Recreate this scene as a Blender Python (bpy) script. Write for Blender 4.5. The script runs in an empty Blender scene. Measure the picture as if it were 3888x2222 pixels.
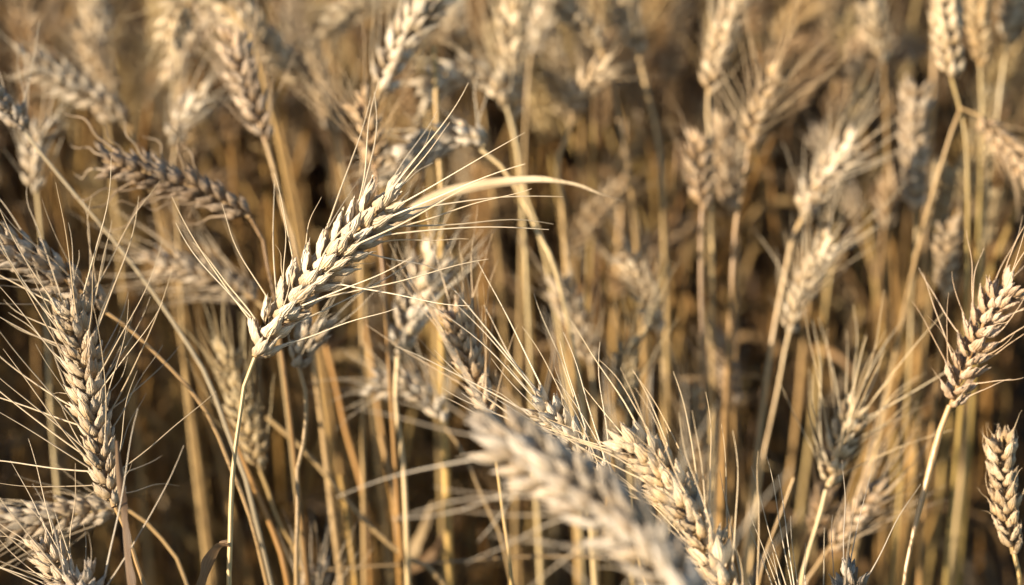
import bpy, math, random
import numpy as np
from mathutils import Vector, Matrix

random.seed(7)
rng = np.random.default_rng(7)
R = math.radians
S = bpy.context.scene
COL = S.collection

# ------------------------------------------------------------------ camera
CAM_Z, PITCH, HFOV = 1.10, 24.0, 30.0
cam_d = bpy.data.cameras.new('camera')
cam = bpy.data.objects.new('camera', cam_d)
COL.objects.link(cam)
cam.location = (0, 0, CAM_Z)
cam.rotation_euler = (R(90 - PITCH), 0, 0)
cam_d.sensor_width = 36
cam_d.lens = 18 / math.tan(R(HFOV / 2))
cam_d.clip_start = 0.02
cam_d.clip_end = 400
cam_d.dof.use_dof = True
cam_d.dof.focus_distance = 0.80
cam_d.dof.aperture_fstop = 5.3
cam_d.dof.aperture_blades = 7
S.camera = cam

# ------------------------------------------------------------------ sky, sun, exposure
SUN_EL, SUN_AZ = 19.0, 232.0          # azimuth clockwise from +Y
W = bpy.data.worlds.new('World')
S.world = W
W.use_nodes = True
nt = W.node_tree
bg = nt.nodes['Background']
sky = nt.nodes.new('ShaderNodeTexSky')
sky.sky_type = 'NISHITA'
sky.sun_disc = False
sky.sun_elevation = R(SUN_EL)
sky.sun_rotation = R(SUN_AZ)
sky.dust_density = 0.4
sky.ozone_density = 2.0
nt.links.new(sky.outputs[0], bg.inputs[0])
bg.inputs[1].default_value = 0.09
sd = bpy.data.lights.new('sun', 'SUN')
sun = bpy.data.objects.new('sun', sd)
COL.objects.link(sun)
sd.energy = 5.0
sd.angle = R(0.6)
sd.color = (1.0, 0.90, 0.755)
to_sun = Vector((math.sin(R(SUN_AZ)) * math.cos(R(SUN_EL)), math.cos(R(SUN_AZ)) * math.cos(R(SUN_EL)), math.sin(R(SUN_EL))))
sun.rotation_euler = to_sun.to_track_quat('Z', 'Y').to_euler()
S.view_settings.view_transform = 'Standard'
S.view_settings.look = 'None'
S.view_settings.exposure = 1.14
S.view_settings.gamma = 1
S.render.engine = 'CYCLES'
S.cycles.use_denoising = True
S.cycles.max_bounces = 6
S.cycles.diffuse_bounces = 2
S.cycles.transmission_bounces = 4
S.cycles.transparent_max_bounces = 6

# ------------------------------------------------------------------ materials
def node(t, kind, **kw):
    n = t.nodes.new(kind)
    for k, v in kw.items():
        setattr(n, k, v)
    return n

def ramp(t, src, stops):
    r = node(t, 'ShaderNodeValToRGB')
    e = r.color_ramp.elements
    while len(e) < len(stops):
        e.new(0.5)
    for el, (p, c) in zip(e, stops):
        el.position = p
        el.color = tuple(c) + (1,)
    t.links.new(src, r.inputs[0])
    return r.outputs[0]

def mixc(t, fac, a, b, mode='MIX'):
    m = node(t, 'ShaderNodeMix', data_type='RGBA', blend_type=mode)
    for sock, v in ((m.inputs[0], fac), (m.inputs[6], a), (m.inputs[7], b)):
        if hasattr(v, 'is_output'):
            t.links.new(v, sock)
        elif isinstance(v, (int, float)):
            sock.default_value = v
        else:
            sock.default_value = tuple(v) + (1,)
    return m.outputs[2]

def math_(t, op, a, b=0.0, c=0.0):
    m = node(t, 'ShaderNodeMath', operation=op)
    for i, v in enumerate((a, b, c)):
        if hasattr(v, 'is_output'):
            t.links.new(v, m.inputs[i])
        else:
            m.inputs[i].default_value = v
    return m.outputs[0]

def plant_mat(name, stops, spot=(0.13, 0.10, 0.08), spot_amt=0.62, spot_scale=330, rough=0.5,
              transl=0.2, nerve=9.0, bump=0.35, spec=0.35, tint=True, tipc=None, long_scale=None, nerve_mix=0.30):
    m = bpy.data.materials.new(name)
    m.use_nodes = True
    t = m.node_tree
    t.nodes.clear()
    out = node(t, 'ShaderNodeOutputMaterial')
    geo = node(t, 'ShaderNodeNewGeometry')
    oi = node(t, 'ShaderNodeObjectInfo')
    uv = node(t, 'ShaderNodeUVMap')
    sep = node(t, 'ShaderNodeSeparateXYZ')
    t.links.new(uv.outputs[0], sep.inputs[0])
    tc = node(t, 'ShaderNodeTexCoord')
    add = node(t, 'ShaderNodeVectorMath', operation='ADD')
    sc = node(t, 'ShaderNodeVectorMath', operation='SCALE')
    comb = node(t, 'ShaderNodeCombineXYZ')
    for i in range(3):
        t.links.new(oi.outputs['Random'], comb.inputs[i])
    sc.inputs[3].default_value = 3.7
    t.links.new(comb.outputs[0], sc.inputs[0])
    t.links.new(tc.outputs['Object'], add.inputs[0])
    t.links.new(sc.outputs[0], add.inputs[1])
    rnd = math_(t, 'FRACT', math_(t, 'ADD', geo.outputs['Random Per Island'], oi.outputs['Random']))
    n1 = node(t, 'ShaderNodeTexNoise')
    n1.inputs['Scale'].default_value = 240 if long_scale is None else long_scale
    n1.inputs['Detail'].default_value = 4
    t.links.new(add.outputs[0], n1.inputs['Vector'])
    f = math_(t, 'ADD', math_(t, 'MULTIPLY', rnd, 0.55), math_(t, 'MULTIPLY', n1.outputs[0], 0.5))
    colr = ramp(t, f, stops)
    if tipc is not None:
        k = math_(t, 'POWER', sep.outputs[1], 1.6)
        colr = mixc(t, math_(t, 'MULTIPLY', k, 0.65), colr, tipc)
    n2 = node(t, 'ShaderNodeTexNoise')
    n2.inputs['Scale'].default_value = spot_scale
    n2.inputs['Detail'].default_value = 5
    n2.inputs['Roughness'].default_value = 0.65
    t.links.new(add.outputs[0], n2.inputs['Vector'])
    mr = node(t, 'ShaderNodeMapRange')
    mr.inputs[1].default_value = 0.56
    mr.inputs[2].default_value = 0.74
    mr.inputs[4].default_value = spot_amt
    t.links.new(n2.outputs[0], mr.inputs[0])
    colr = mixc(t, mr.outputs[0], colr, spot)
    # fine nerves running along the husk or straw
    wv = math_(t, 'SINE', math_(t, 'MULTIPLY', sep.outputs[0], nerve * 6.2832))
    wn = math_(t, 'ADD', math_(t, 'MULTIPLY', wv, 0.5), 0.5)
    colr = mixc(t, math_(t, 'MULTIPLY', wn, nerve_mix), colr, (0.26, 0.17, 0.09), 'MIX')
    if tint:
        colr = mixc(t, 1.0, colr, oi.outputs['Color'], 'MULTIPLY')
    p = node(t, 'ShaderNodeBsdfPrincipled')
    t.links.new(colr, p.inputs['Base Color'])
    p.inputs['Roughness'].default_value = rough
    p.inputs['Specular IOR Level'].default_value = spec
    bp = node(t, 'ShaderNodeBump')
    bp.inputs['Strength'].default_value = bump
    bp.inputs['Distance'].default_value = 0.0006
    t.links.new(math_(t, 'ADD', wn, math_(t, 'MULTIPLY', n2.outputs[0], 1.5)), bp.inputs['Height'])
    t.links.new(bp.outputs[0], p.inputs['Normal'])
    tr = node(t, 'ShaderNodeBsdfTranslucent')
    t.links.new(colr, tr.inputs[0])
    mx = node(t, 'ShaderNodeMixShader')
    mx.inputs[0].default_value = transl
    t.links.new(p.outputs[0], mx.inputs[1])
    t.links.new(tr.outputs[0], mx.inputs[2])
    t.links.new(mx.outputs[0], out.inputs[0])
    return m

M_HUSK = plant_mat('wheat_husk', [(0.12, (0.22, 0.13, 0.06)), (0.42, (0.46, 0.32, 0.165)), (0.82, (0.66, 0.545, 0.385))],
                   tipc=(0.68, 0.58, 0.44), transl=0.12, bump=0.5, nerve=8, nerve_mix=0.42, spot_scale=520)
M_AWN = plant_mat('wheat_awn', [(0.1, (0.44, 0.32, 0.18)), (0.9, (0.72, 0.60, 0.42))], spot_amt=0.25, transl=0.15, nerve=1, bump=0.1)
M_STEM = plant_mat('wheat_straw', [(0.1, (0.25, 0.145, 0.052)), (0.5, (0.41, 0.26, 0.10)), (0.9, (0.55, 0.42, 0.22))],
                   spot_amt=0.45, spot_scale=150, long_scale=22, transl=0.05, nerve=5, bump=0.25, spec=0.5, rough=0.4)
M_LEAF = plant_mat('dry_leaf', [(0.1, (0.22, 0.145, 0.075)), (0.5, (0.40, 0.28, 0.15)), (0.9, (0.58, 0.47, 0.31))],
                   spot_amt=0.5, spot_scale=200, long_scale=40, transl=0.35, nerve=9, bump=0.4)

def soil_mat():
    m = bpy.data.materials.new('soil')
    m.use_nodes = True
    t = m.node_tree
    p = t.nodes['Principled BSDF']
    tc = node(t, 'ShaderNodeTexCoord')
    n = node(t, 'ShaderNodeTexNoise')
    n.inputs['Scale'].default_value = 30
    n.inputs['Detail'].default_value = 8
    t.links.new(tc.outputs['Object'], n.inputs['Vector'])
    t.links.new(ramp(t, n.outputs[0], [(0.3, (0.012, 0.010, 0.008)), (0.7, (0.05, 0.036, 0.025))]), p.inputs['Base Color'])
    p.inputs['Roughness'].default_value = 0.95
    b = node(t, 'ShaderNodeBump')
    b.inputs['Distance'].default_value = 0.01
    t.links.new(n.outputs[0], b.inputs['Height'])
    t.links.new(b.outputs[0], p.inputs['Normal'])
    return m
M_SOIL = soil_mat()

# ------------------------------------------------------------------ mesh helpers
class MB:
    """collects vertex / quad / uv arrays and makes one mesh"""
    def __init__(self):
        self.v, self.f, self.u, self.n = [], [], [], 0
    def grid(self, P, U=None, closed=False):
        """P (a, b, 3): a rings of b points"""
        a, b = P.shape[:2]
        nb = b if closed else b - 1
        i = np.arange(a - 1)[:, None]
        j = np.arange(nb)[None, :]
        j2 = (j + 1) % b
        q = np.stack([i * b + j, i * b + j2, (i + 1) * b + j2, (i + 1) * b + j], -1).reshape(-1, 4) + self.n
        uu = np.stack([np.broadcast_to(j / nb, (a - 1, nb)), np.broadcast_to((j + 1) / nb, (a - 1, nb)),
                       np.broadcast_to((j + 1) / nb, (a - 1, nb)), np.broadcast_to(j / nb, (a - 1, nb))], -1)
        vv = np.stack([np.broadcast_to(i / (a - 1), (a - 1, nb)), np.broadcast_to(i / (a - 1), (a - 1, nb)),
                       np.broadcast_to((i + 1) / (a - 1), (a - 1, nb)), np.broadcast_to((i + 1) / (a - 1), (a - 1, nb))], -1)
        self.v.append(P.reshape(-1, 3))
        self.f.append(q)
        self.u.append(np.stack([uu, vv], -1).reshape(-1, 2))
        self.n += a * b
    def arrays(self):
        return np.concatenate(self.v), np.concatenate(self.f), np.concatenate(self.u)
    def mesh(self, name, mat, off=None):
        v, f, u = self.arrays()
        if off is not None:
            v = v - np.array(off)
        return mk_mesh(name, v, f, u, mat)

def mk_mesh(name, v, f, u, mat):
    me = bpy.data.meshes.new(name)
    me.vertices.add(len(v))
    me.vertices.foreach_set('co', np.ascontiguousarray(v, dtype=np.float32).ravel())
    me.loops.add(len(f) * 4)
    me.polygons.add(len(f))
    me.loops.foreach_set('vertex_index', f.astype(np.int32).ravel())
    me.polygons.foreach_set('loop_start', np.arange(len(f), dtype=np.int32) * 4)
    uvl = me.uv_layers.new(name='UVMap')
    uvl.data.foreach_set('uv', u.astype(np.float32).ravel())
    me.polygons.foreach_set('use_smooth', np.ones(len(f), dtype=bool))
    me.materials.append(mat)
    me.update(calc_edges=True)
    return me

def catmull(P, n):
    """n points evenly spaced along a smooth curve through P"""
    P = np.asarray(P, float)
    if len(P) == 2:
        return P[0] + (P[1] - P[0]) * np.linspace(0, 1, n)[:, None]
    Q = np.vstack([2 * P[0] - P[1], P, 2 * P[-1] - P[-2]])
    out = []
    for i in range(1, len(Q) - 2):
        p0, p1, p2, p3 = Q[i - 1:i + 3]
        t = np.linspace(0, 1, 16, endpoint=False)[:, None]
        out.append(0.5 * (2 * p1 + (p2 - p0) * t + (2 * p0 - 5 * p1 + 4 * p2 - p3) * t ** 2 + (3 * p1 - p0 - 3 * p2 + p3) * t ** 3))
    out.append(P[-1][None])
    out = np.concatenate(out)
    s = np.r_[0, np.cumsum(np.linalg.norm(np.diff(out, axis=0), axis=1))]
    q = np.linspace(0, s[-1], n)
    return np.stack([np.interp(q, s, out[:, k]) for k in range(3)], 1)

def unit(v):
    return v / (np.linalg.norm(v, axis=-1, keepdims=True) + 1e-12)

def frames(path, ref=None):
    T = unit(np.gradient(path, axis=0))
    if ref is None:
        ref = np.array([0.3, -1, 0.2]) if abs(T[0] @ unit(np.array([0.3, -1, 0.2]))) < 0.9 else np.array([1.0, 0, 0])
    N = np.zeros_like(T)
    n = ref - T[0] * (ref @ T[0])
    for i in range(len(T)):
        n = n - T[i] * (n @ T[i])
        n = n / (np.linalg.norm(n) + 1e-12)
        N[i] = n
    return T, N, np.cross(T, N)

def tube(mb, path, rad, sides=6):
    T, N, B = frames(path)
    a = np.linspace(0, 2 * math.pi, sides, endpoint=False)
    ring = np.cos(a)[None, :, None] * N[:, None] + np.sin(a)[None, :, None] * B[:, None]
    mb.grid(path[:, None] + ring * np.asarray(rad)[:, None, None], closed=True)

# ---- one boat-shaped husk (lemma or glume): an open curved shell, keeled, with a beak
def shell(mb, L, w, wrap, base, rot, nl=9, nc=8, beak=0.12, rand=0.0, bulge=0.25):
    t = np.linspace(0, 1, nl)
    prof = (t + 0.03) ** 0.5 * np.clip(1 - t * 0.97, 0, 1) ** 0.95 / 0.50
    prof = np.maximum(prof, 0.045)
    prof = prof * (1 + 0.10 * np.sin(t * 9 + rng.uniform(0, 6)))
    a = np.linspace(-wrap / 2, wrap / 2, nc)
    r = w * prof[:, None] * (1 + 0.14 * np.exp(-(a / 0.35) ** 2))[None, :]
    x = r * np.cos(a)[None, :] * 0.85
    y = r * np.sin(a)[None, :] * (1 + rand * 0.3)
    z = (t * L)[:, None] * np.ones(nc)[None, :] - np.abs(a)[None, :] ** 2 * 0.06 * L * t[:, None]
    x = x + (np.sin(t * math.pi) * bulge * w)[:, None] + (np.clip(t - 0.62, 0, 1) ** 2 * w * 4.0 - t ** 2 * w * 0.55)[:, None]
    P = np.stack([x, y, z], -1)
    if rand:
        P += rng.normal(0, 1, P.shape) * w * 0.045 * rand
    P = P @ rot.T + base
    mb.grid(P)
    tip = P[-1].mean(0)
    return tip

def ovoid(mb, L, w, base, rot, nl=7, nc=7, flat=0.85):
    t = np.linspace(0, 1, nl)
    prof = np.sin(np.clip(t ** 0.85, 0, 1) * math.pi) ** 0.7
    prof[0] = 0.05
    prof[-1] = 0.03
    a = np.linspace(0, 2 * math.pi, nc, endpoint=False)
    P = np.stack([w * prof[:, None] * np.cos(a)[None] * flat, w * prof[:, None] * np.sin(a)[None], (t * L)[:, None] * np.ones(nc)[None]], -1)
    mb.grid(P @ rot.T + base, closed=True)

def rx(a):
    c, s = math.cos(a), math.sin(a)
    return np.array([[1, 0, 0], [0, c, -s], [0, s, c]])
def ry(a):
    c, s = math.cos(a), math.sin(a)
    return np.array([[c, 0, s], [0, 1, 0], [-s, 0, c]])
def rz(a):
    c, s = math.cos(a), math.sin(a)
    return np.array([[c, -s, 0], [s, c, 0], [0, 0, 1]])

# ---- spikelet: local z along the ear, x outward, y sideways.  florets with husk shells, two glumes
def spikelet_geo(k, fine=True, style='sharp'):
    mb = MB()
    tips = []
    J = lambda s: rng.normal(0, s)
    if not fine:
        fan = [(-1, 0.42, 0.36), (1, 0.42, 0.36), (0, 0.0, 0.62)]
    elif style == 'sharp':
        fan = [(-1, 0.56, 0.30), (-0.5, 0.27, 0.50), (0.5, 0.23, 0.56), (1, 0.54, 0.32)]
        if k % 3 == 0:
            fan.append((0.1, 0.02, 0.70))
    else:
        fan = [(-1, 0.46, 0.36), (1, 0.46, 0.36), (0.2, 0.04, 0.56)]
    for sgn, an, tl in fan:
        fa = -math.copysign(an, sgn) + J(0.07)
        rot = ry(tl + J(0.07)) @ rx(fa) @ rz(J(0.2) + sgn * 0.6)
        inner = abs(sgn) < 0.9
        L = 0.0115 * (1 + J(0.09)) * (0.9 if inner else 1)
        base = np.array([0.0020 + (0.0014 if inner else 0), sgn * 0.0028, 0.0004 + (0.0016 if inner else 0)])
        w = (0.00168 if style == 'sharp' else 0.0022) * (1 + J(0.10))
        if not fine:
            w = 0.0019
            ovoid(mb, L, w, base, rot, nl=5, nc=5)
            tip = base + rot @ np.array([0, 0, L])
        else:
            ovoid(mb, L * 0.72, w * 0.92, base, rot)
            tip = shell(mb, L, w * 1.08, 3.3 if style == 'sharp' else 3.7, base, rot, rand=1.7, nl=11)
            if rng.random() < 0.5:       # papery inner husk gaping beside it
                shell(mb, L * 0.9, w * 0.9, 2.2, base + rot @ np.array([0.0004, 0.0003, 0.0004]), rot @ rz(math.pi + J(0.4)) @ ry(0.16), rand=1.6, nl=8, nc=6)
        tips.append((tip, rot @ np.array([0, 0, 1.0]), sgn))
    for sgn in (-1, 1):
        rot = ry(0.30 + J(0.08)) @ rx(-sgn * (0.74 + J(0.10))) @ rz(sgn * 1.0 + J(0.15))
        base = np.array([0.0008, sgn * 0.0018, -0.0006])
        if fine:
            shell(mb, (0.0098 if style == 'sharp' else 0.0085) * (1 + J(0.10)), 0.0018, 2.5, base, rot, rand=1.6, bulge=0.4, nl=11)
        else:
            ovoid(mb, 0.0088, 0.0015, base, rot, nl=4, nc=4)
    return mb, tips

SPK = {'sharp': [], 'plump': []}
for st_, nn_ in (('sharp', 12), ('plump', 8)):
    for k in range(nn_):
        mb, tips = spikelet_geo(k, style=st_)
        SPK[st_].append((mb.mesh('spikelet', M_HUSK), tips))

# ---- awns: unit length along z, bent towards +x
def awn_path(bend, wig, seed, n=12):
    r = np.random.default_rng(seed)
    t = np.linspace(0, 1, n)
    x = bend * t ** 1.8 + wig * 0.03 * np.sin(t * 6 + r.uniform(0, 6)) * t
    y = wig * 0.03 * np.sin(t * 5 + r.uniform(0, 6)) * t + r.normal(0, 0.05) * t ** 2
    z = t * (1 - 0.18 * abs(bend) * t)
    return np.stack([x, y, z], 1)
AWN = []
for k in range(14):
    mb = MB()
    p = awn_path((-0.12, -0.07, -0.02, 0.03, 0.07, 0.12, -0.16)[k % 7], 0.3 + 0.4 * (k % 3), k)
    t = np.linspace(0, 1, len(p))
    tube(mb, p, (0.0056 * (1 - t) ** 0.8 + 0.0019), 4)
    AWN.append(mb.mesh('awn', M_AWN))
WAVY = []
for k in range(4):
    mb = MB()
    t = np.linspace(0, 1, 18)
    p = np.stack([0.10 * np.sin(t * 9 + k) * t, 0.07 * np.cos(t * 8 + 2 * k) * t, t * 0.95], 1)
    tube(mb, p, (0.018 * (1 - t) ** 0.6 + 0.003), 4)
    WAVY.append(mb.mesh('awn', M_AWN))

# ------------------------------------------------------------------ pixels of the photograph (2548 wide) to points in the field
F = 1274 / math.tan(R(HFOV / 2))
CP, SP = math.cos(R(PITCH)), math.sin(R(PITCH))
FW = np.array([0, CP, -SP]); UP = np.array([0, SP, CP]); RT = np.array([1.0, 0, 0])
CAM = np.array([0, 0, CAM_Z])
def at(x, y, d):
    return CAM + d * (FW + RT * (x - 1274) / F + UP * (728 - y) / F)

def new(name, mesh, parent=None, color=None):
    o = bpy.data.objects.new(name, mesh)
    COL.objects.link(o)
    if parent is not None:
        o.parent = parent
    if color is not None:
        o.color = tuple(color) + (1,)
    return o

def leaf_mesh(path, width, twist=1.0, fold=0.35, n=26, roll0=0.0, taper=1.3):
    mb = MB()
    p = catmull(path, n)
    T, N, B = frames(p)
    t = np.linspace(0, 1, n)
    w = width * (0.35 + 0.65 * np.minimum(t * 6, 1)) * np.clip(1 - t, 0.02, 1) ** (1 / taper)
    a = roll0 + twist * t * math.pi + 0.2 * np.sin(t * 9)
    side = np.cos(a)[:, None] * N + np.sin(a)[:, None] * B
    nor = -np.sin(a)[:, None] * N + np.cos(a)[:, None] * B
    u = np.linspace(-1, 1, 7)
    P = p[:, None] + side[:, None] * (u[None, :, None] * w[:, None, None] / 2) \
        + nor[:, None] * ((np.abs(u) ** 1.3)[None, :, None] * w[:, None, None] * fold) \
        + nor[:, None] * (np.sin(t * 31)[:, None] * (u ** 2)[None, :] * 0.0004)[:, :, None]
    mb.grid(P)
    return mb

def ground_path(p, direc, n_lean=0.25):
    """from p heading along direc, settling into an upright stem down to the soil"""
    direc = unit(np.asarray(direc, float))
    if direc[2] > -0.2:
        p1 = p + direc * 0.03
        d2 = unit(direc * 0.5 + np.array([0, 0, -1.0]))
        p2 = p1 + d2 * 0.05
        dd = unit(d2 + np.array([0, 0, -1.5]))
        pts = [p1, p2]
    else:
        dd = unit(direc + np.array([0, 0, -1.2]))
        pts = []
        p2 = p
    pts.append(p2 + dd * 0.10)
    q = pts[-1]
    hor = np.array([dd[0], dd[1], 0]) / max(-dd[2], 0.3)
    z = q[2]
    for f in (0.66, 0.33, 0.0):
        pts.append(np.array([q[0] + hor[0] * z * (1 - f) * 0.6, q[1] + hor[1] * z * (1 - f) * 0.6, z * f - (0.004 if f == 0 else 0)]))
    return pts

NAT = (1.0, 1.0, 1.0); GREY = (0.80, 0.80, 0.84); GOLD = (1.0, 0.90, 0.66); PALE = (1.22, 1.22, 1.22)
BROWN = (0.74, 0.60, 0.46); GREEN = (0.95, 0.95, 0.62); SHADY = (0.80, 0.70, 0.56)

def stalk(label, ear, d, s=1.0, roll=20, spread=38, awn=0.045, stem=(), ds=None, tone=NAT, group=None,
          wavy=False, awns=2, sr=0.00125, leaves=(), stone=None, nodes=(0.55,), smin=0.78, bend=None, twist=14, plump=0.25, bare=False, open_=0.0):
    """a wheat stalk: ear polyline in pixels base to tip, depth at base and tip, stem polyline below it"""
    d0, d1 = d if isinstance(d, tuple) else (d, d)
    def far_(q):
        return q if q < 0.90 else 0.90 + (q - 0.90) * 1.5
    s *= 0.70 * far_(d0) / d0
    sr *= far_(d0) / d0 * (0.80 if bare else 0.88)
    ds = d0 if ds is None else ds
    d0, d1, ds = far_(d0), far_(d1), far_(ds)
    k = len(ear)
    E = np.array([at(x, y, d0 + (d1 - d0) * i / (k - 1)) for i, (x, y) in enumerate(ear)])
    if bare:
        E = E[:1]
    SPT = [E[0]]
    if ds is None:
        ds = d0
    for i, (x, y) in enumerate(stem):
        SPT.append(at(x, y, d0 + (ds - d0) * (i + 1) / len(stem)))
    if len(SPT) > 1:
        direc = SPT[-1] - SPT[-2]
    else:
        direc = E[0] - E[1]
    SPT += ground_path(SPT[-1], direc)
    SPT = np.array(SPT)
    SPT = SPT[:int(np.argmax(SPT[:, 2] <= 0.0)) + 1] if (SPT[:, 2] <= 0).any() else SPT
    n = 60
    sp = catmull(SPT, n)
    root_p = np.array([sp[-1][0], sp[-1][1], 0.0])
    root = bpy.data.objects.new('wheat_stalk', None)
    root.empty_display_size = 0.02
    COL.objects.link(root)
    root.location = root_p
    root['label'] = label
    root['category'] = 'wheat stalk'
    if group:
        root['group'] = group
    # stem with slightly swollen nodes
    t = np.linspace(0, 1, n)
    sp = sp + (rng.normal(0, 1, (1, 3)) * np.sin(t * 17 + rng.uniform(0, 6))[:, None] * 0.0009)
    rad = sr * (0.72 + 0.5 * np.minimum(t * 3, 1)) * np.ones(n)
    for nd in nodes:
        rad += sr * 0.8 * np.exp(-((t - nd) / 0.010) ** 2) + sr * 0.16 * (t < nd) * (t > nd - 0.3)
    rad[:2] *= 1.15
    mb = MB()
    tube(mb, sp, rad, 8)
    stn = stone or tone
    st = new('stem', mb.mesh('stem', M_STEM, root_p), root, stn)
    for lf in leaves:
        pts, dl, wd, tw = lf[:4]
        if isinstance(dl, tuple):
            P = [at(x, y, dl[0] + (dl[1] - dl[0]) * i / (len(pts) - 1)) for i, (x, y) in enumerate(pts)]
        else:
            P = [at(x, y, dl) for x, y in pts]
        lm = leaf_mesh(P, wd, tw, fold=lf[5] if len(lf) > 5 else 0.35, taper=lf[6] if len(lf) > 6 else 1.3)
        lo = new('leaf', lm.mesh('leaf', M_LEAF, root_p), root, lf[4] if len(lf) > 4 else tone)
    if bare:
        return root
    # ear
    ep = catmull(E, 40)
    L = np.linalg.norm(np.diff(ep, axis=0), axis=1).sum()
    o0 = ep[0]
    mb = MB()
    tube(mb, ep, np.linspace(0.0013, 0.0006, 40) * s, 6)
    eo = new('ear', mb.mesh('ear', M_STEM, o0), root, tone)
    eo.location = o0 - root_p
    T = unit(np.gradient(ep, axis=0))
    pitch = 0.0037 * s
    ns = max(6, int(L / pitch))
    ts = (np.arange(ns) + 0.3) / ns
    for i in range(ns):
        q = ts[i] * 0.97
        j = min(int(q * 39), 38)
        fr = q * 39 - j
        pos = ep[j] * (1 - fr) + ep[j + 1] * fr
        tt = unit(T[j] * (1 - fr) + T[j + 1] * fr)
        v = unit(CAM - pos)
        X0 = unit(np.cross(tt, v))
        Y0 = np.cross(tt, X0) * -1
        a = R(roll + twist * (q - 0.5) * 2) + rng.normal(0, 0.10)
        X = math.cos(a) * X0 + math.sin(a) * Y0
        if i % 2:
            X = -X
        if i == ns - 1:
            X = X * 0.3
            X = unit(X + np.cross(tt, X) * 0.9)
        Y = np.cross(tt, X)
        sc = s * (smin + (1.03 - smin) * math.sin(min(q * 1.25 + 0.12, 1) * math.pi * 0.5 if q < 0.6 else (1 - (q - 0.6) * 0.62) * math.pi * 0.5)) * (1 + rng.normal(0, 0.05))
        fam = SPK['plump' if rng.random() < plump + (0.5 if q < 0.2 else 0) else 'sharp']
        me, tips = fam[rng.integers(len(fam))]
        tl = rng.normal(0, 0.06) - (0.22 if i == ns - 1 else 0) + open_
        lr = ry(tl) @ rx(rng.normal(0, 0.06))
        Mx = np.stack([X, Y, tt], 1) @ lr
        kk = 1 + rng.normal(0, 0.08)
        o = new('spikelet', me, eo, tuple(c * kk for c in tone))
        m4 = np.eye(4); m4[:3, :3] = Mx * sc; m4[:3, 3] = pos - o0
        o.matrix_basis = Matrix(m4.tolist())
        # awns
        cand = [tp for tp in tips if True]
        rng.shuffle(cand)
        na = 3 if (d0 > 0.95 and awn >= 0.028 and not wavy) else awns
        for tp, td, sg in cand[:na]:
            if rng.random() < 0.17:
                continue
            wp = pos + Mx @ (tp * sc)
            wd = Mx @ td
            out = unit(wp - pos - tt * ((wp - pos) @ tt))
            th = R(spread * (1.0 - 0.45 * q ** 2) * rng.uniform(0.6, 1.25))
            dirn = unit(tt * math.cos(th) + (out * 0.75 + unit(wd - tt * (wd @ tt)) * 0.25 + rng.normal(0, 0.13, 3)) * math.sin(th))
            Z = dirn
            Xa = unit(out - Z * (out @ Z))
            Ya = np.cross(Z, Xa)
            ln = awn * (rng.uniform(0.55, 1.15) if rng.random() < 0.8 else rng.uniform(0.15, 0.45))
            if wavy:
                am = WAVY[rng.integers(len(WAVY))]
                ln *= 0.55
                rs = ln
            else:
                am = AWN[rng.integers(len(AWN)) if bend is None else int(rng.choice(bend))]
                rs = 0.045 * s ** 0.5
            ao = new('awn', am, eo, tone)
            m4 = np.eye(4); m4[:3, 0] = Xa * (ln * 0.5 + rs * 0.5); m4[:3, 1] = Ya * (ln * 0.5 + rs * 0.5); m4[:3, 2] = Z * ln
            m4[:3, 3] = wp - o0 - Z * 0.0008
            ao.matrix_basis = Matrix(m4.tolist())
    return root

# ------------------------------------------------------------------ the distinct stalks of the photograph
NEAR = 'stalks with sharp ears in the front of the crop'
# the sharp ear in the middle left
stalk('sharpest pale wheat ear, left of centre, its slim stalk carrying a folded brown leaf',
      [(634, 888), (672, 812), (735, 735), (815, 648), (900, 563), (985, 492)], (0.80, 0.81), s=1.70, roll=32, spread=58, awn=0.064, awns=3, plump=0.12, tone=(1.38, 1.36, 1.32),
      stem=[(622, 905), (611, 935), (598, 1020), (580, 1150), (573, 1280), (572, 1366), (570, 1456)], sr=0.00125, group=NEAR, nodes=(0.36,), stone=(1.05, 1.05, 0.95),
      leaves=[([(572, 1362), (552, 1362), (535, 1395), (508, 1470), (500, 1600)], 0.80, 0.0125, 0.15, (0.62, 0.53, 0.47), 0.3, 3.0)])
stalk('upright wheat ear near the left edge crossed at its foot by a rolled brown leaf',
      [(284, 1262), (262, 1180), (238, 1070), (218, 960), (198, 850), (168, 742)], (0.80, 0.83), s=1.35, roll=10, spread=62, awn=0.066, tone=(0.98, 0.93, 0.86),
      stem=[(305, 1300), (335, 1400), (360, 1480)], bend=[0, 1, 6, 2, 7, 8, 13], awns=3, group=NEAR, sr=0.0014,
      leaves=[([(345, 1560), (318, 1456), (303, 1290), (297, 1190), (291, 1096)], (0.74, 0.765), 0.0050, 0.5, (0.5, 0.42, 0.38), 0.45, 3.0)])
stalk('small wheat ear tip poking in at the bottom left corner, leaning left',
      [(215, 1500), (150, 1425), (104, 1352)], (0.78, 0.79), s=1.15, roll=60, spread=30, awn=0.050, group=NEAR, stem=[(240, 1560)], tone=(1.05, 1, .95))
stalk('bluish grey ear tip at the bottom edge below the upright left ear',
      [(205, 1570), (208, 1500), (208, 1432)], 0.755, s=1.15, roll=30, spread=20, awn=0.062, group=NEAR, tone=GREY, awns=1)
stalk('plump wheat ear lying level at the lower left edge, pointing out of the photo',
      [(305, 1268), (220, 1272), (120, 1290), (0, 1310), (-60, 1318)], 0.90, s=1.40, roll=15, spread=30, awn=0.05, group=NEAR,
      stem=[(338, 1290), (392, 1345), (455, 1455)], tone=(0.95, 0.90, 0.84))
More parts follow.
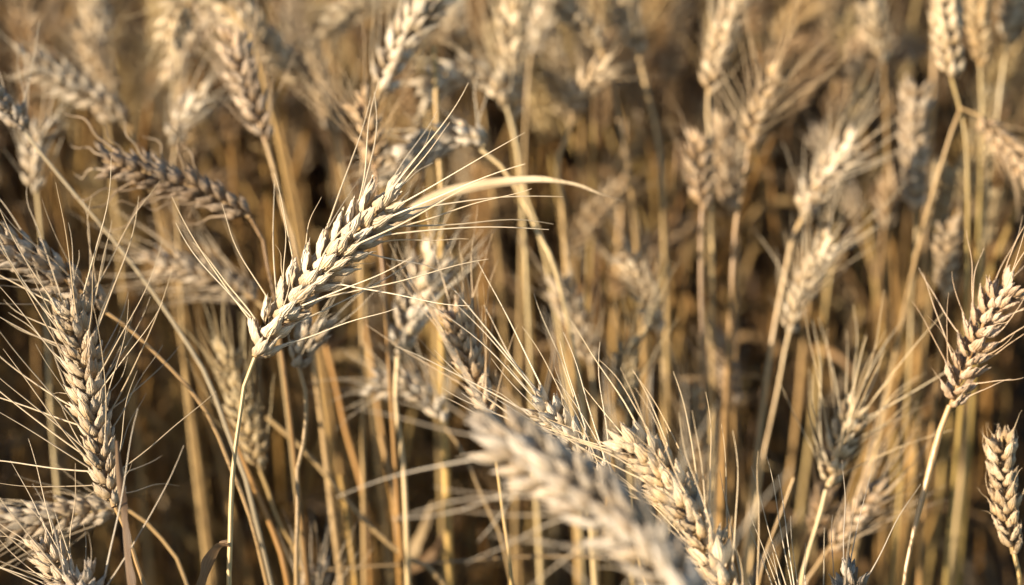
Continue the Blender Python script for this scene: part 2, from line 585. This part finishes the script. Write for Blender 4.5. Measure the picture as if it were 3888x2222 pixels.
stalk('broad grey wheat ear at the left edge with a stem arching down to the right',
      [(262, 775), (200, 722), (110, 665), (20, 618), (-70, 585)], (0.88, 0.86), s=1.55, roll=35, spread=42, awn=0.055, group=NEAR, tone=(0.92, 0.88, 0.86),
      stem=[(300, 800), (369, 862), (501, 1005), (575, 1163), (644, 1363)], awns=2)
stalk('weathered dark brown wheat ear lying nearly level at upper left, with crinkled awns',
      [(622, 540), (560, 505), (470, 462), (360, 428), (255, 400)], 0.92, s=1.35, roll=8, spread=55, awn=0.060, wavy=True, tone=(0.62, 0.54, 0.48), awns=1, group=NEAR,
      stem=[(650, 580), (665, 660), (690, 790)])
stalk('wheat ear half hidden behind the foot of the sharpest ear, on a kinked stem',
      [(735, 915), (752, 872), (772, 838), (795, 805)], 0.90, s=1.25, roll=50, spread=35, awn=0.04, group=NEAR,
      stem=[(748, 947), (759, 1010), (756, 1100), (743, 1163), (748, 1268), (748, 1427)], sr=0.0015)
stalk('grey brown ear hanging behind the sharp ear, its lowest grains yellow green',
      [(648, 1172), (628, 1095), (600, 1010), (575, 925), (565, 870)], 0.96, s=1.20, roll=30, spread=25, awn=0.04, tone=(0.95, 0.87, 0.66),
      stem=[(662, 1200), (700, 1300), (757, 1410)])
stalk('pale wheat ear lying level behind the left ears, just below the long grey slanting straw',
      [(640, 748), (560, 705), (470, 668), (375, 655)], 1.0, s=1.3, roll=20, spread=35, awn=0.045, tone=(0.98, 0.92, 0.86), stem=[(680, 790), (700, 900)])
stalk('tan wheat ear with a rough pointed tip standing directly above the big blurred ear',
      [(1218, 1035), (1190, 960), (1160, 875), (1143, 810), (1130, 762)], 0.88, s=1.2, roll=12, spread=32, awn=0.055, tone=(1.12, 1.0, .88), group=NEAR,
      stem=[(1231, 1142), (1250, 1290), (1271, 1456)], stone=GOLD)
stalk('drooping grey blue wheat ear in the lower middle on a thin grey stem',
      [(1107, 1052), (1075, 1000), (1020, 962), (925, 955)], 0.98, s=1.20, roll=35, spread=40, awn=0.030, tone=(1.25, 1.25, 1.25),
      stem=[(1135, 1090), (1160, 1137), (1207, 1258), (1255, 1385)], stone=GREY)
# the very near blurred ear
stalk('very large blurred wheat ear leaning in the foreground at the lower middle',
      [(1790, 1640), (1685, 1475), (1585, 1345), (1455, 1230), (1335, 1150), (1222, 1085)], (0.57, 0.63), s=1.70, roll=35, spread=66, awn=0.055, awns=2, tone=(0.93, .93, .96), sr=0.0016,
      stem=[(1800, 1760)])
stalk('golden wheat ear beside the very large blurred ear, leaning the same way',
      [(1850, 1560), (1790, 1430), (1745, 1330), (1690, 1240), (1625, 1155), (1550, 1096)], (0.73, 0.77), s=1.42, roll=18, spread=34, awn=0.060, group=NEAR,
      stem=[(1880, 1650)], tone=(1.16, 1.06, .9), awns=2)
stalk('pale wheat ear peeping out from behind the very large blurred ear, awns pointing up',
      [(1520, 1220), (1450, 1130), (1395, 1065), (1340, 1005)], 0.82, s=1.20, roll=40, spread=26, awn=0.065, awns=3, group=NEAR, tone=PALE, stem=[(1570, 1310)])
# right side
stalk('open pinkish wheat ear at the right edge on a long slim stalk with joints',
      [(2366, 1012), (2388, 945), (2420, 870), (2460, 780), (2520, 700)], (0.85, 0.84), s=1.28, roll=22, spread=48, awn=0.036, tone=(1.22, 1.08, 1.0), group=NEAR, open_=0.14,
      stem=[(2357, 1035), (2338, 1085), (2315, 1170), (2290, 1260), (2262, 1370), (2245, 1470)], nodes=(0.03, 0.06, .6), awns=2)
stalk('plump awnless wheat ear with two neat rows of grains at the lower right edge',
      [(2520, 1378), (2508, 1310), (2500, 1230), (2495, 1160), (2492, 1085)], 0.85, s=1.15, roll=4, plump=1, spread=20, awn=0.008, tone=(1.08, .97, .82), group=NEAR,
      stem=[(2526, 1410), (2536, 1480)], sr=0.0016, stone=(1, .95, .65), twist=4)
stalk('wheat ear with a wide fan of awns at lower right, lit yellow below',
      [(2060, 1212), (2078, 1140), (2102, 1080), (2136, 1015)], 0.93, s=1.26, roll=35, spread=38, awn=0.060, awns=3, group=NEAR, tone=(1.25, 1.17, 1.0), stem=[(2045, 1270), (2020, 1350), (1990, 1456)])
stalk('dark brown wheat ear tucked directly below the fan awned ear at lower right',
      [(2020, 1330), (2045, 1270), (2050, 1225)], 1.0, s=1.1, roll=50, spread=30, awn=0.03, tone=BROWN)
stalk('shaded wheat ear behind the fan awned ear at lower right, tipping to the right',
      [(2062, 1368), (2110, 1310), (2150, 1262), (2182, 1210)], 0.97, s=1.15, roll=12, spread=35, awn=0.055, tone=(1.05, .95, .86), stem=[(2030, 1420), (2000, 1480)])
stalk('ear tip cut by the bottom edge at lower right, thin white awns standing up',
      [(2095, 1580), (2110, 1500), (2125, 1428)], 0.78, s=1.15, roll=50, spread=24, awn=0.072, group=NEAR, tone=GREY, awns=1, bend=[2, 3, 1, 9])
stalk('hidden ear below the bottom edge at lower right sending up two thin straight awns',
      [(2010, 1700), (1990, 1620), (1965, 1545)], 0.78, s=1.1, roll=50, spread=20, awn=0.058, group=NEAR, awns=2, bend=[2, 3, 1, 9])
stalk('pale round shouldered wheat ear at right on a tall bare stem bowed to the left',
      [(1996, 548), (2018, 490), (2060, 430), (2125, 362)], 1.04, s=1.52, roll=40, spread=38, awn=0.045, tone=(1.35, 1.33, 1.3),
      stem=[(1975, 590), (1950, 700), (1920, 850), (1890, 1060), (1862, 1330), (1852, 1456)], sr=0.0018,
      leaves=[([(1898, 945), (1850, 938), (1760, 948), (1640, 942)], 1.19, 0.005, 0.4, (1.0, .92, .8), 0.6, 3.0)])
stalk('small pale wheat ear right under the round shouldered ear, with a slender tapering foot',
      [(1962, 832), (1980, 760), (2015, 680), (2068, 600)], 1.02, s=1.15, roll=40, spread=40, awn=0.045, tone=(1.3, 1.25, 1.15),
      stem=[(1950, 880), (1935, 960), (1918, 1040), (1890, 1180), (1870, 1400)], smin=0.6)
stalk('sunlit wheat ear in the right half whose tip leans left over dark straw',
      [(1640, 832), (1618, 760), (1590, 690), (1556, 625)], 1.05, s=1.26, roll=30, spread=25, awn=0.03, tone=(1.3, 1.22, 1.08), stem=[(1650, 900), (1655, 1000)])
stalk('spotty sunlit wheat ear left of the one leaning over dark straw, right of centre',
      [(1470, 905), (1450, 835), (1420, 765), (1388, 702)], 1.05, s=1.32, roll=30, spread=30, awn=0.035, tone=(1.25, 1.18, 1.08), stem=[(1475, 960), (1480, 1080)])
stalk('faint brownish ear just left of the tall bowed bare stem in the right half',
      [(1828, 1010), (1815, 950), (1802, 890), (1793, 832)], 1.08, s=1.1, roll=30, spread=22, awn=0.035, tone=(0.9, .8, .72))
stalk('shaded slim wheat ear standing just right of the golden foreground ear',
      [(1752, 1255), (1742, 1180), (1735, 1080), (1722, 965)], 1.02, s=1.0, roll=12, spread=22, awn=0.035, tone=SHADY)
stalk('dim greenish ear standing above the golden foreground ear',
      [(1560, 1035), (1560, 970), (1556, 905), (1562, 855)], 0.99, s=1.05, roll=25, spread=25, awn=0.04, tone=(.9, .84, .68), stem=[(1562, 1100), (1570, 1200)])
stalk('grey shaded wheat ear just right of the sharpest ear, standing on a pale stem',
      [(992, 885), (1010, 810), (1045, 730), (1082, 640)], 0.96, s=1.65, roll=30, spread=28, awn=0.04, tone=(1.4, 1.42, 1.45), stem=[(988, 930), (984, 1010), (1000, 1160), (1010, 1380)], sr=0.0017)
stalk('ear tip just rising over the bottom edge in the lower middle left',
      [(775, 1560), (785, 1490), (792, 1418)], 0.95, s=1.2, roll=40, spread=28, awn=0.035, tone=(1, .95, .9))
# upper left
stalk('blurred ear at top left leaning left, grey above, warm beneath, pale tip',
      [(312, 312), (250, 250), (160, 200), (58, 152)], 1.05, s=1.5, roll=22, spread=18, awn=0.02, tone=(1.02, .98, .92), stem=[(350, 380), (390, 520)])
stalk('small flaring pale ear pointing up right above the level dark brown ear',
      [(428, 362), (440, 320), (470, 275), (512, 232)], 1.05, s=1.25, roll=40, spread=35, awn=0.03, tone=PALE, stem=[(420, 400), (430, 500)])
stalk('blurred two rowed wheat ear with purple grey right flank, directly above the sharpest ear',
      [(660, 355), (640, 290), (608, 190), (575, 88)], 0.98, s=1.35, roll=6, spread=24, awn=0.04, tone=(1.05, .95, .88), stem=[(678, 420), (700, 520), (735, 640)], sr=0.0016)
stalk('arched golden wheat ear at the top edge left of centre bending down to the left',
      [(560, 10), (520, -12), (470, 10), (438, 50), (420, 110)], 1.06, s=1.50, roll=35, spread=25, awn=0.03, tone=(1.3, 1.22, 1.04), stem=[(600, 60), (640, 150)])
stalk('thin arched ear just inside the golden arched ear at top left',
      [(570, 40), (520, 60), (465, 110), (428, 185)], 1.12, s=1.25, roll=35, spread=25, awn=0.03, tone=(1.2, 1.12, 1.0), stem=[(600, 60), (660, 190)])
stalk('long blurred ear slanting across the top left toward its foot near the centre',
      [(770, 215), (720, 160), (650, 90), (575, 10)], 1.1, s=1.49, roll=30, spread=22, awn=0.03, tone=(1.2, 1.12, .96), stem=[(800, 260), (830, 360)])
stalk('blurred tan ear rising between the slanting long ear and the bright top ear',
      [(838, 340), (820, 270), (790, 190), (760, 110)], 1.1, s=1.2, roll=30, spread=35, awn=0.045, tone=(1, .92, .8), stem=[(850, 420), (880, 560)])
stalk('big bright blurred ear at the top edge left of centre, lit on its left flank',
      [(945, 232), (975, 150), (1020, 70), (1085, -20)], 0.99, s=1.6, roll=35, spread=22, awn=0.05, tone=PALE, stem=[(925, 290), (905, 400), (900, 560)])
stalk('short brown ear above the sharpest ear, its long dry leaf blade sweeping right',
      [(932, 425), (925, 365), (918, 305), (900, 250)], 0.95, s=1.25, roll=10, spread=45, awn=0.035, tone=(.9, .76, .6), stem=[(930, 480), (940, 580), (960, 760)], sr=0.0015,
      leaves=[([(945, 575), (1000, 530), (1070, 490), (1140, 470), (1220, 457), (1300, 452), (1370, 454), (1430, 462), (1490, 484), (1550, 500)], (0.95, 0.88), 0.0066, 0.8, (1.6, 1.6, 1.6), 0.5, 1.7)])
stalk('arching pale ear in the top middle whose tip bows left behind an upright broken straw',
      [(1258, 262), (1235, 215), (1180, 180), (1110, 195), (1055, 240)], 1.05, s=1.50, roll=30, spread=35, awn=0.028, tone=(1.3, 1.25, 1.15), stem=[(1275, 330), (1290, 430)])
stalk('arching blue grey ear behind the awns of the sharpest ear, tip bowed left',
      [(1205, 362), (1170, 340), (1110, 348), (1040, 378), (965, 420)], 0.97, s=1.44, roll=35, spread=50, awn=0.030, tone=(1.4, 1.4, 1.4), stem=[(1250, 398), (1300, 480), (1345, 590), (1385, 700)], awns=1)
stalk('bright upright wheat ear reaching the top edge at the centre',
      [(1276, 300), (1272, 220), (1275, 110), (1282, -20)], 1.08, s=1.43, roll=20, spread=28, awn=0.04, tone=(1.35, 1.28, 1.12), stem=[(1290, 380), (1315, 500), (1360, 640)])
stalk('funnel shaped pale ear at the top edge just right of the upright centre ear',
      [(1322, 135), (1335, 90), (1350, 40), (1375, -20)], 1.12, s=1.25, roll=40, spread=35, awn=0.035, tone=PALE, stem=[(1315, 190), (1310, 260)])
stalk('blurred ear entering from the top edge right of centre and leaning left',
      [(1495, 125), (1465, 75), (1425, 35), (1385, -10)], 1.1, s=1.2, roll=30, spread=25, awn=0.035, tone=(1.05, .98, .85), stem=[(1515, 180), (1540, 300), (1570, 450)], sr=0.0019)
stalk('short bent ear in the upper middle on a crooked stem with a knee',
      [(1425, 290), (1435, 245), (1465, 205), (1512, 168)], 1.08, s=1.32, roll=40, spread=45, awn=0.035, tone=(1.15, 1.05, .9), stem=[(1408, 350), (1385, 410), (1400, 520)], sr=0.0019)
stalk('pale club shaped ear at the top edge right of centre on a long leaning stem',
      [(1592, 140), (1578, 90), (1562, 40), (1555, -20)], 1.12, s=1.25, roll=40, spread=22, awn=0.03, tone=(1.06, 1, .88), stem=[(1612, 220), (1640, 340), (1650, 480)], sr=0.0019)
stalk('bright blurred ear at the top edge in the right half, grains jutting right',
      [(1762, 235), (1775, 160), (1800, 80), (1842, -20)], 1.06, s=1.3, roll=12, spread=24, awn=0.035, tone=(1.15, 1.06, .92), stem=[(1760, 300), (1768, 400)])
stalk('blurred brown ear with stiff awns fanning right, in the upper right area',
      [(1862, 372), (1875, 310), (1900, 250), (1930, 185)], 1.04, s=1.3, roll=25, spread=48, awn=0.055, tone=(.98, .86, .7), stem=[(1852, 450), (1832, 560), (1822, 720)], sr=0.0020)
stalk('stocky dark ear with grains pointing sideways, left of the twin ears in the right half',
      [(1748, 525), (1745, 470), (1742, 410), (1742, 350)], 1.03, s=1.35, roll=8, spread=65, awn=0.022, tone=(.88, .76, .64), stem=[(1745, 580), (1746, 750), (1750, 900)], sr=0.0018)
stalk('slim tan ear pressed against the right side of the stocky dark ear',
      [(1820, 528), (1808, 460), (1800, 390), (1795, 300)], 1.09, s=1.1, roll=30, spread=24, awn=0.03, tone=(1.02, .9, .76), stem=[(1835, 600), (1835, 720)])
stalk('tall pale ear hanging from the top edge at the right, bright cream and heavy',
      [(2372, 195), (2362, 130), (2355, 60), (2352, -30)], 1.02, s=1.4, roll=50, spread=10, awn=0.006, plump=0.8, tone=(1.18, 1.1, .95), stem=[(2385, 240), (2405, 330), (2410, 480)], stone=(1, 1, .7))
stalk('golden two rowed ear at the top edge immediately right of the heavy cream ear',
      [(2438, 165), (2438, 110), (2435, 50), (2440, -30)], 1.08, s=1.2, roll=4, plump=1, spread=15, awn=0.006, tone=(1.0, .86, .62), stem=[(2440, 230), (2445, 330)], stone=GREEN)
stalk('grey shaded upright ear with a sunlit tip in the upper right, standing alone',
      [(2278, 525), (2276, 450), (2274, 340), (2275, 215)], 1.08, s=1.35, roll=45, spread=12, awn=0.006, plump=0.8, tone=(.98, .92, .86), stem=[(2282, 600), (2270, 720), (2262, 900)], stone=(1, .95, .7))
stalk('tan awnless ear right of the lone grey ear, upper of two stacked ones',
      [(2332, 592), (2338, 540), (2346, 480), (2352, 422)], 1.1, s=1.2, roll=12, spread=12, awn=0.006, plump=0.8, tone=(1.02, .92, .72))
stalk('tan awnless ear near the right edge, lower of two stacked ones',
      [(2348, 740), (2352, 680), (2356, 620), (2362, 560)], 1.03, s=1.15, roll=12, spread=15, awn=0.01, tone=(1.05, .94, .8))
stalk('small tapered tan ear left of the lone grey ear at right',
      [(2203, 568), (2206, 520), (2212, 480), (2218, 435)], 1.2, s=1.2, roll=30, spread=12, awn=0.006, plump=0.8, tone=(1.02, .88, .72))
stalk('curved dark ear at the upper right edge bowing down to the right',
      [(2440, 290), (2470, 330), (2510, 370), (2560, 440)], 1.02, s=1.15, roll=20, spread=30, awn=0.03, tone=(.95, .82, .68), stem=[(2400, 270), (2370, 330)])
stalk('pale blurred ear in the top right corner cut by the top edge',
      [(2505, 110), (2515, 60), (2525, 0), (2530, -50)], 1.1, s=1.3, roll=30, spread=20, awn=0.02, tone=(1.05, 1, .9), stem=[(2490, 170), (2480, 280)])
stalk('slim golden ear at the right edge below the curved dark ear',
      [(2452, 610), (2455, 570), (2460, 520), (2462, 480)], 1.15, s=1.0, roll=30, spread=15, awn=0.008, tone=(1, .9, .68))
stalk('blurred tan ear at the top edge, a little left of the heavy cream ear',
      [(2200, 160), (2192, 110), (2180, 60), (2165, 0)], 1.14, s=1.3, roll=30, spread=15, awn=0.01, tone=(1.02, .94, .8))
stalk('blurred brown ear slanting right, tucked below left of the tan ears at top right',
      [(2108, 215), (2122, 170), (2135, 130), (2150, 90)], 1.18, s=1.15, roll=30, spread=15, awn=0.01, tone=(1, .86, .7))
stalk('squat tan ear in the upper right above the pale round shouldered ear',
      [(2120, 330), (2130, 290), (2142, 250), (2148, 225)], 1.2, s=1.15, roll=30, spread=20, awn=0.02, tone=(1, .92, .7))
stalk('faint pale ear at the left edge topping a thick grey slanting straw',
      [(60, 330), (40, 290), (18, 270), (-20, 240)], 0.92, s=1.1, roll=30, spread=30, awn=0.04, tone=GREY, sr=0.00115,
      stem=[(120, 410), (220, 530), (320, 650), (430, 800), (515, 930), (548, 1010), (585, 1110), (625, 1220)], stone=(0.72, 0.74, 0.84), nodes=(0.62,))
stalk('pale blurred ear standing behind the top of the grey slanting straw at the left edge',
      [(85, 480), (82, 430), (90, 370), (108, 310)], 1.02, s=1.2, roll=30, spread=30, awn=0.035, tone=PALE)
stalk('small blurred ear at top left with a bright dot of a tip',
      [(290, 230), (262, 190), (235, 140), (212, 95)], 1.15, s=1.2, roll=30, spread=25, awn=0.03, tone=(1, .9, .76))
stalk('wide blurred ear at the top left edge, standing left of the arched golden ear',
      [(250, 130), (246, 90), (240, 40), (236, -20)], 1.18, s=1.49, roll=40, spread=25, awn=0.03, tone=(1.3, 1.25, 1.15))
stalk('dim arching ear high in the middle left, hanging over a dark gap',
      [(1010, 20), (970, 8), (910, 15), (850, 45), (815, 85)], 1.15, s=1.38, roll=30, spread=30, awn=0.03, tone=(1.0, .94, .8), stem=[(1050, 60), (1060, 200)])
stalk('blunt pale ear at the top edge just left of the upright centre ear',
      [(1150, 95), (1135, 60), (1125, 20), (1118, -20)], 1.15, s=1.31, roll=30, spread=25, awn=0.03, tone=(1.4, 1.38, 1.3), stem=[(1175, 150), (1200, 260)])
# straws without an ear in view
BARE = 'bare straws without an ear in view'
def straw(label, pts, d, **kw):
    return stalk(label, [pts[0], pts[0]], d, stem=pts[1:], bare=True, group=BARE, **kw)
straw('thick golden straw snapped off at its top, standing upright above the long dry leaf blade',
      [(1074, 112), (1080, 220), (1087, 360), (1098, 470), (1100, 600)], 1.0, sr=0.0022, tone=(1.1, .95, .6))
straw('short lit stub of straw leaning left in the lower middle', [(945, 1085), (965, 1180), (990, 1300), (1010, 1400)], 1.02, sr=0.0024, tone=(1.1, .98, .78),
      leaves=[([(1008, 1400), (1030, 1345), (1058, 1295), (1078, 1250)], 1.18, 0.012, 0.3, (1.25, 1.2, 1.0), 0.3, 2.0), ([(1012, 1420), (1080, 1370), (1130, 1300), (1160, 1290)], 1.2, 0.009, 0.6, (1.0, .85, .7))])
straw('yellow straw in the lower middle left rising to a dark node', [(845, 1180), (860, 1270), (872, 1370), (885, 1470)], 1.0, sr=0.0023, tone=(1.0, .88, .42))
straw('grey straw slanting down to the right across the lower middle', [(655, 1040), (760, 1130), (860, 1240), (950, 1330), (1040, 1400), (1110, 1450)], 0.98, sr=0.0018, tone=(.95, .95, .95))
straw('tall gold straw between the sharpest ear and the drooping grey blue ear', [(905, 790), (930, 900), (955, 1060), (980, 1250), (990, 1400)], 1.1, sr=0.0022, tone=(1, .8, .48))
straw('orange straw right of the kinked stem in the lower left middle', [(812, 860), (835, 960), (860, 1080), (905, 1240), (920, 1400)], 1.05, sr=0.0020, tone=(1, .72, .4))
straw('brown straw slanting from the grey slanting straw down to the bottom edge', [(545, 1010), (590, 1110), (640, 1230), (690, 1350), (720, 1470)], 0.94, sr=0.0019, tone=(.95, .74, .46))
straw('straight tan straw behind the stocky dark ear in the right half', [(1545, 200), (1555, 320), (1548, 460), (1540, 620)], 1.25, sr=0.0030, tone=(1.05, .9, .62))
straw('long upright straw at the right passing behind the lone grey ear', [(2330, 0), (2326, 140), (2318, 300), (2305, 470), (2300, 640)], 1.2, sr=0.0026, tone=(1, .84, .6))
straw('dark straw lying level along the bottom edge in the lower middle left', [(820, 1412), (960, 1402), (1120, 1396), (1290, 1388), (1500, 1392)], 0.99, sr=0.0011, tone=(.55, .5, .45))
straw('leaning thin straw in the lower right crossing dark ground toward the bottom edge', [(1975, 1190), (1950, 1260), (1915, 1350), (1890, 1440)], 0.93, sr=0.0011, tone=(.95, .85, .6))


# ------------------------------------------------------------------ the crop behind: individual stalks sharing a few builds
def low_ear(kind, n=17):
    """low detail ear with its awns in one mesh; local base at origin"""
    bend = (0.0, 0.3, 0.8, 1.5)[kind % 4]
    Lr = rng.uniform(0.07, 0.09)
    t = np.linspace(0, 1, 14)
    ang = bend * t
    dx = np.sin(ang); dz = np.cos(ang)
    ep = np.stack([np.cumsum(dx), np.zeros(14), np.cumsum(dz)], 1) * Lr / 14
    mb = MB()
    tube(mb, ep, np.linspace(0.0013, 0.0006, 14), 4)
    T = unit(np.gradient(ep, axis=0))
    a0 = rng.uniform(0, 6.28)
    for i in range(n):
        q = (i + 0.3) / n * 0.97
        j = min(int(q * 13), 12)
        pos, tt = ep[j] + (ep[j + 1] - ep[j]) * (q * 13 - j), T[j]
        X = unit(np.array([math.cos(a0), math.sin(a0), 0]) - tt * (tt @ np.array([math.cos(a0), math.sin(a0), 0])))
        if i % 2:
            X = -X
        Mx = np.stack([X, np.cross(tt, X), tt], 1)
        g, tips = spikelet_geo(i, fine=False)
        v, f, u = g.arrays()
        sc = 1.12 - 0.4 * abs(q - 0.4)
        mb.v.append(v @ Mx.T * sc + pos); mb.f.append(f + mb.n); mb.u.append(u); mb.n += len(v)
        for tp, td, sg in tips[:2]:
            wp = pos + Mx @ tp * sc
            out = unit(wp - pos - tt * ((wp - pos) @ tt))
            th = R(rng.uniform(15, 45))
            dr = unit(tt * math.cos(th) + out * math.sin(th) + rng.normal(0, 0.08, 3))
            ln = rng.uniform(0.012, 0.055)
            pth = wp + dr * np.linspace(0, ln, 4)[:, None] + out * (np.linspace(0, 1, 4)[:, None] ** 2) * rng.normal(0, 0.004)
            tube(mb, pth, np.array([0.00035, 0.00028, 0.0002, 0.0001]), 3)
    return mb

def low_stem(H, sway, n=16):
    mb = MB()
    t = np.linspace(0, 1, n)
    a = rng.uniform(0, 6.28)
    off = sway * (t ** 2.0) + 0.008 * np.sin(t * rng.uniform(7, 13) + a)
    p = np.stack([off * math.cos(a), off * math.sin(a), t * H], 1)
    rad = 0.0021 - 0.0008 * t
    for nd in (0.3, 0.62):
        rad = rad + 0.0008 * np.exp(-((t - nd) / 0.02) ** 2)
    tube(mb, p, rad, 6)
    return mb, p

EARS = [low_ear(k) for k in range(10)]
EAR_ME = [e.mesh('ear', M_HUSK) for e in EARS]
STEMS = [low_stem(rng.uniform(0.55, 0.62), rng.uniform(0.0, 0.13)) for k in range(10)]
STEM_ME = [s_[0].mesh('stem', M_STEM) for s_ in STEMS]
LEAVES = []
for k in range(12):
    z0 = rng.uniform(0.15, 0.4)
    a = rng.uniform(0, 6.28)
    dx, dy = math.cos(a), math.sin(a)
    L = rng.uniform(0.10, 0.2)
    droop = rng.uniform(0.2, 1.2)
    P = [(0, 0, z0), (dx * L * .2, dy * L * .2, z0 + L * .35), (dx * L * .5, dy * L * .5, z0 + L * (.45 - .3 * droop)), (dx * L * .6, dy * L * .6, z0 - L * droop * .5)]
    LEAVES.append(leaf_mesh(P, rng.uniform(0.006, 0.010), rng.uniform(0.5, 2.5), n=18))
LEAF_ME = [l.mesh('leaf', M_LEAF) for l in LEAVES]
TONES = [(1.1, 1.03, 0.9), GOLD, (0.84, 0.66, 0.46), SHADY, (1.0, 0.82, 0.52), (0.9, 0.84, 0.78), (0.95, 0.84, 0.56), (1.0, 0.76, 0.46), (0.55, 0.44, 0.32), (0.48, 0.37, 0.26)]

def filler(x, y, H, label, group):
    k = int(rng.integers(10)); e = int(rng.integers(10))
    sc = H / STEMS[k][1][-1][2]
    tone = TONES[rng.integers(len(TONES))]
    r = bpy.data.objects.new('wheat_stalk', None)
    r.empty_display_size = 0.02
    COL.objects.link(r)
    r.location = (x, y, 0)
    r.rotation_euler = (rng.normal(0, 0.10), rng.normal(0, 0.10), rng.uniform(0, 6.28))
    r['label'] = label; r['category'] = 'wheat stalk'; r['group'] = group
    so = new('stem', STEM_ME[k], r, tone); so.scale = (1, 1, sc)
    eo = new('ear', EAR_ME[e], r, tone)
    tip = STEMS[k][1][-1] * np.array([1, 1, sc]); eo.location = tip
    dv = STEMS[k][1][-1] - STEMS[k][1][-2]
    eo.rotation_euler = Vector(dv).to_track_quat('Z', 'Y').to_euler()
    q = rng.uniform(0.85, 1.15); eo.scale = (q, q, q)
    for _ in range(int(rng.integers(1, 4))):
        lo = new('leaf', LEAF_ME[rng.integers(len(LEAF_ME))], r, tone)
        lo.rotation_euler = (0, 0, rng.uniform(0, 6.28))
        lo.location = (0, 0, rng.uniform(-0.12, 0.08))

def half_w(y):
    return y * 0.268 * 1.12
cnt = 0
REG = [('blurred wheat stalk in the packed crop behind the top left of the photo', 'hazy stalks packed behind the left half'),
       ('blurred wheat stalk in the crop of thin upright straws behind the right half', 'hazy stalks standing behind the right half')]
while cnt < 225:
    y = rng.uniform(1.26, 1.80)
    x = rng.uniform(-1, 1) * half_w(y) * 1.05
    if rng.random() > (y / 1.6):
        continue
    zmax = CAM_Z - y * math.tan(R(PITCH - 8.8)) - 0.06
    H = rng.normal(0.615, 0.045)
    g = REG[0] if x < 0 else REG[1]
    filler(x, y, H, g[0], g[1])
    cnt += 1

# the rest of the field (past some 300 stalks): one mass
V, Fc, U, nn = [], [], [], 0
mats = []
def put(arr, M3, off, mi):
    global nn
    v, f, u = arr
    V.append(v @ M3.T + off); Fc.append(f + nn); U.append(u); nn += len(v)
    mats.append(np.full(len(f), mi, dtype=np.int32))
EA = [e.arrays() for e in EARS]; SA = [s_[0].arrays() for s_ in STEMS]; LA = [l.arrays() for l in LEAVES]
def mass(x, y, H):
    k = int(rng.integers(10)); e = int(rng.integers(10))
    sc = H / STEMS[k][1][-1][2]
    a = rng.uniform(0, 6.28)
    M = rx(rng.normal(0, 0.10)) @ ry(rng.normal(0, 0.12)) @ rz(a)
    off = np.array([x, y, 0])
    D = np.diag([1, 1, sc])
    put(SA[k], M @ D, off, 0)
    put(EA[e], M, off + M @ (STEMS[k][1][-1] * np.array([1, 1, sc])), 1)
    for _ in range(2):
        put(LA[int(rng.integers(8))], M, off, 2)
for i in range(1400):       # deep crop behind
    y = rng.uniform(1.75, 3.2)
    mass(rng.uniform(-1, 1) * (half_w(y) + 0.1), y, rng.uniform(0.5, 0.72))
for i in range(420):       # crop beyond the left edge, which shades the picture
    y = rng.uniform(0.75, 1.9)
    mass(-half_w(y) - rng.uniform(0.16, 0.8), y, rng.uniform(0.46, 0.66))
for i in range(330):       # unseen crop left of and behind the camera, added to shade low stems
    y = rng.uniform(-0.9, 0.75)
    mass(-max(half_w(y), 0) - rng.uniform(0.25, 1.1), y, rng.uniform(0.44, 0.62))
for i in range(450):       # more crop beyond the left edge, farther back
    y = rng.uniform(1.9, 3.2)
    mass(-half_w(y) - rng.uniform(0.05, 0.8), y, rng.uniform(0.52, 0.72))
for i in range(60):
    y = rng.uniform(0.9, 1.9)
    mass(half_w(y) + rng.uniform(0.03, 0.4), y, rng.uniform(0.5, 0.66))
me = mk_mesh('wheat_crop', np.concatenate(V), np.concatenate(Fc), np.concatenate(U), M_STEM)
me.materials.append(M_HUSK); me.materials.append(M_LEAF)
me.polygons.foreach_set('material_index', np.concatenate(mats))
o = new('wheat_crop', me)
o.color = (0.30, 0.22, 0.145, 1)  # tint darkened: deep shade between the stems is put into the colour
o['label'] = 'dense mass of dry wheat standing far behind the distinct ears, plus added unseen crop shading low stems'
o['category'] = 'wheat crop'
o['kind'] = 'stuff'

# ------------------------------------------------------------------ ground and litter
n = 160
gx = np.linspace(-1, 1, n); gx = np.sign(gx) * (np.abs(gx) ** 2.6) * 150
gy = np.linspace(-1, 1, n); gy = np.sign(gy) * (np.abs(gy) ** 2.6) * 150 + 1.4
X, Y = np.meshgrid(gx, gy)
Z = 0.008 * np.sin(X * 23 + 2 * np.sin(Y * 17)) * np.sin(Y * 19 + X * 7) + 0.006 * np.sin(X * 61 + Y * 43)
mb = MB()
mb.grid(np.stack([X, Y, Z - 0.012], -1))
g = new('ground', mb.mesh('ground', M_SOIL))
g['kind'] = 'structure'
g['label'] = 'dark bare soil under the wheat'
g['category'] = 'ground'
mb = MB()
for i in range(3500):
    y = rng.uniform(0.5, 3.0)
    x = rng.uniform(-1, 1) * (half_w(y) + 0.1)
    a = rng.uniform(0, 6.28); L = rng.uniform(0.02, 0.14); z = rng.uniform(0.002, 0.02)
    d = np.array([math.cos(a), math.sin(a), rng.normal(0, 0.1)])
    p = np.array([x, y, z]) + d * np.linspace(0, L, 5)[:, None]
    p[:, 2] = np.maximum(p[:, 2], 0)
    tube(mb, p, np.full(5, rng.uniform(0.0008, 0.0018)), 5)
l = new('straw_litter', mb.mesh('straw_litter', M_LEAF))
l.color = (0.8, 0.66, 0.5, 1)
l['kind'] = 'stuff'
l['label'] = 'broken straw littering the dark soil'
l['category'] = 'straw litter'
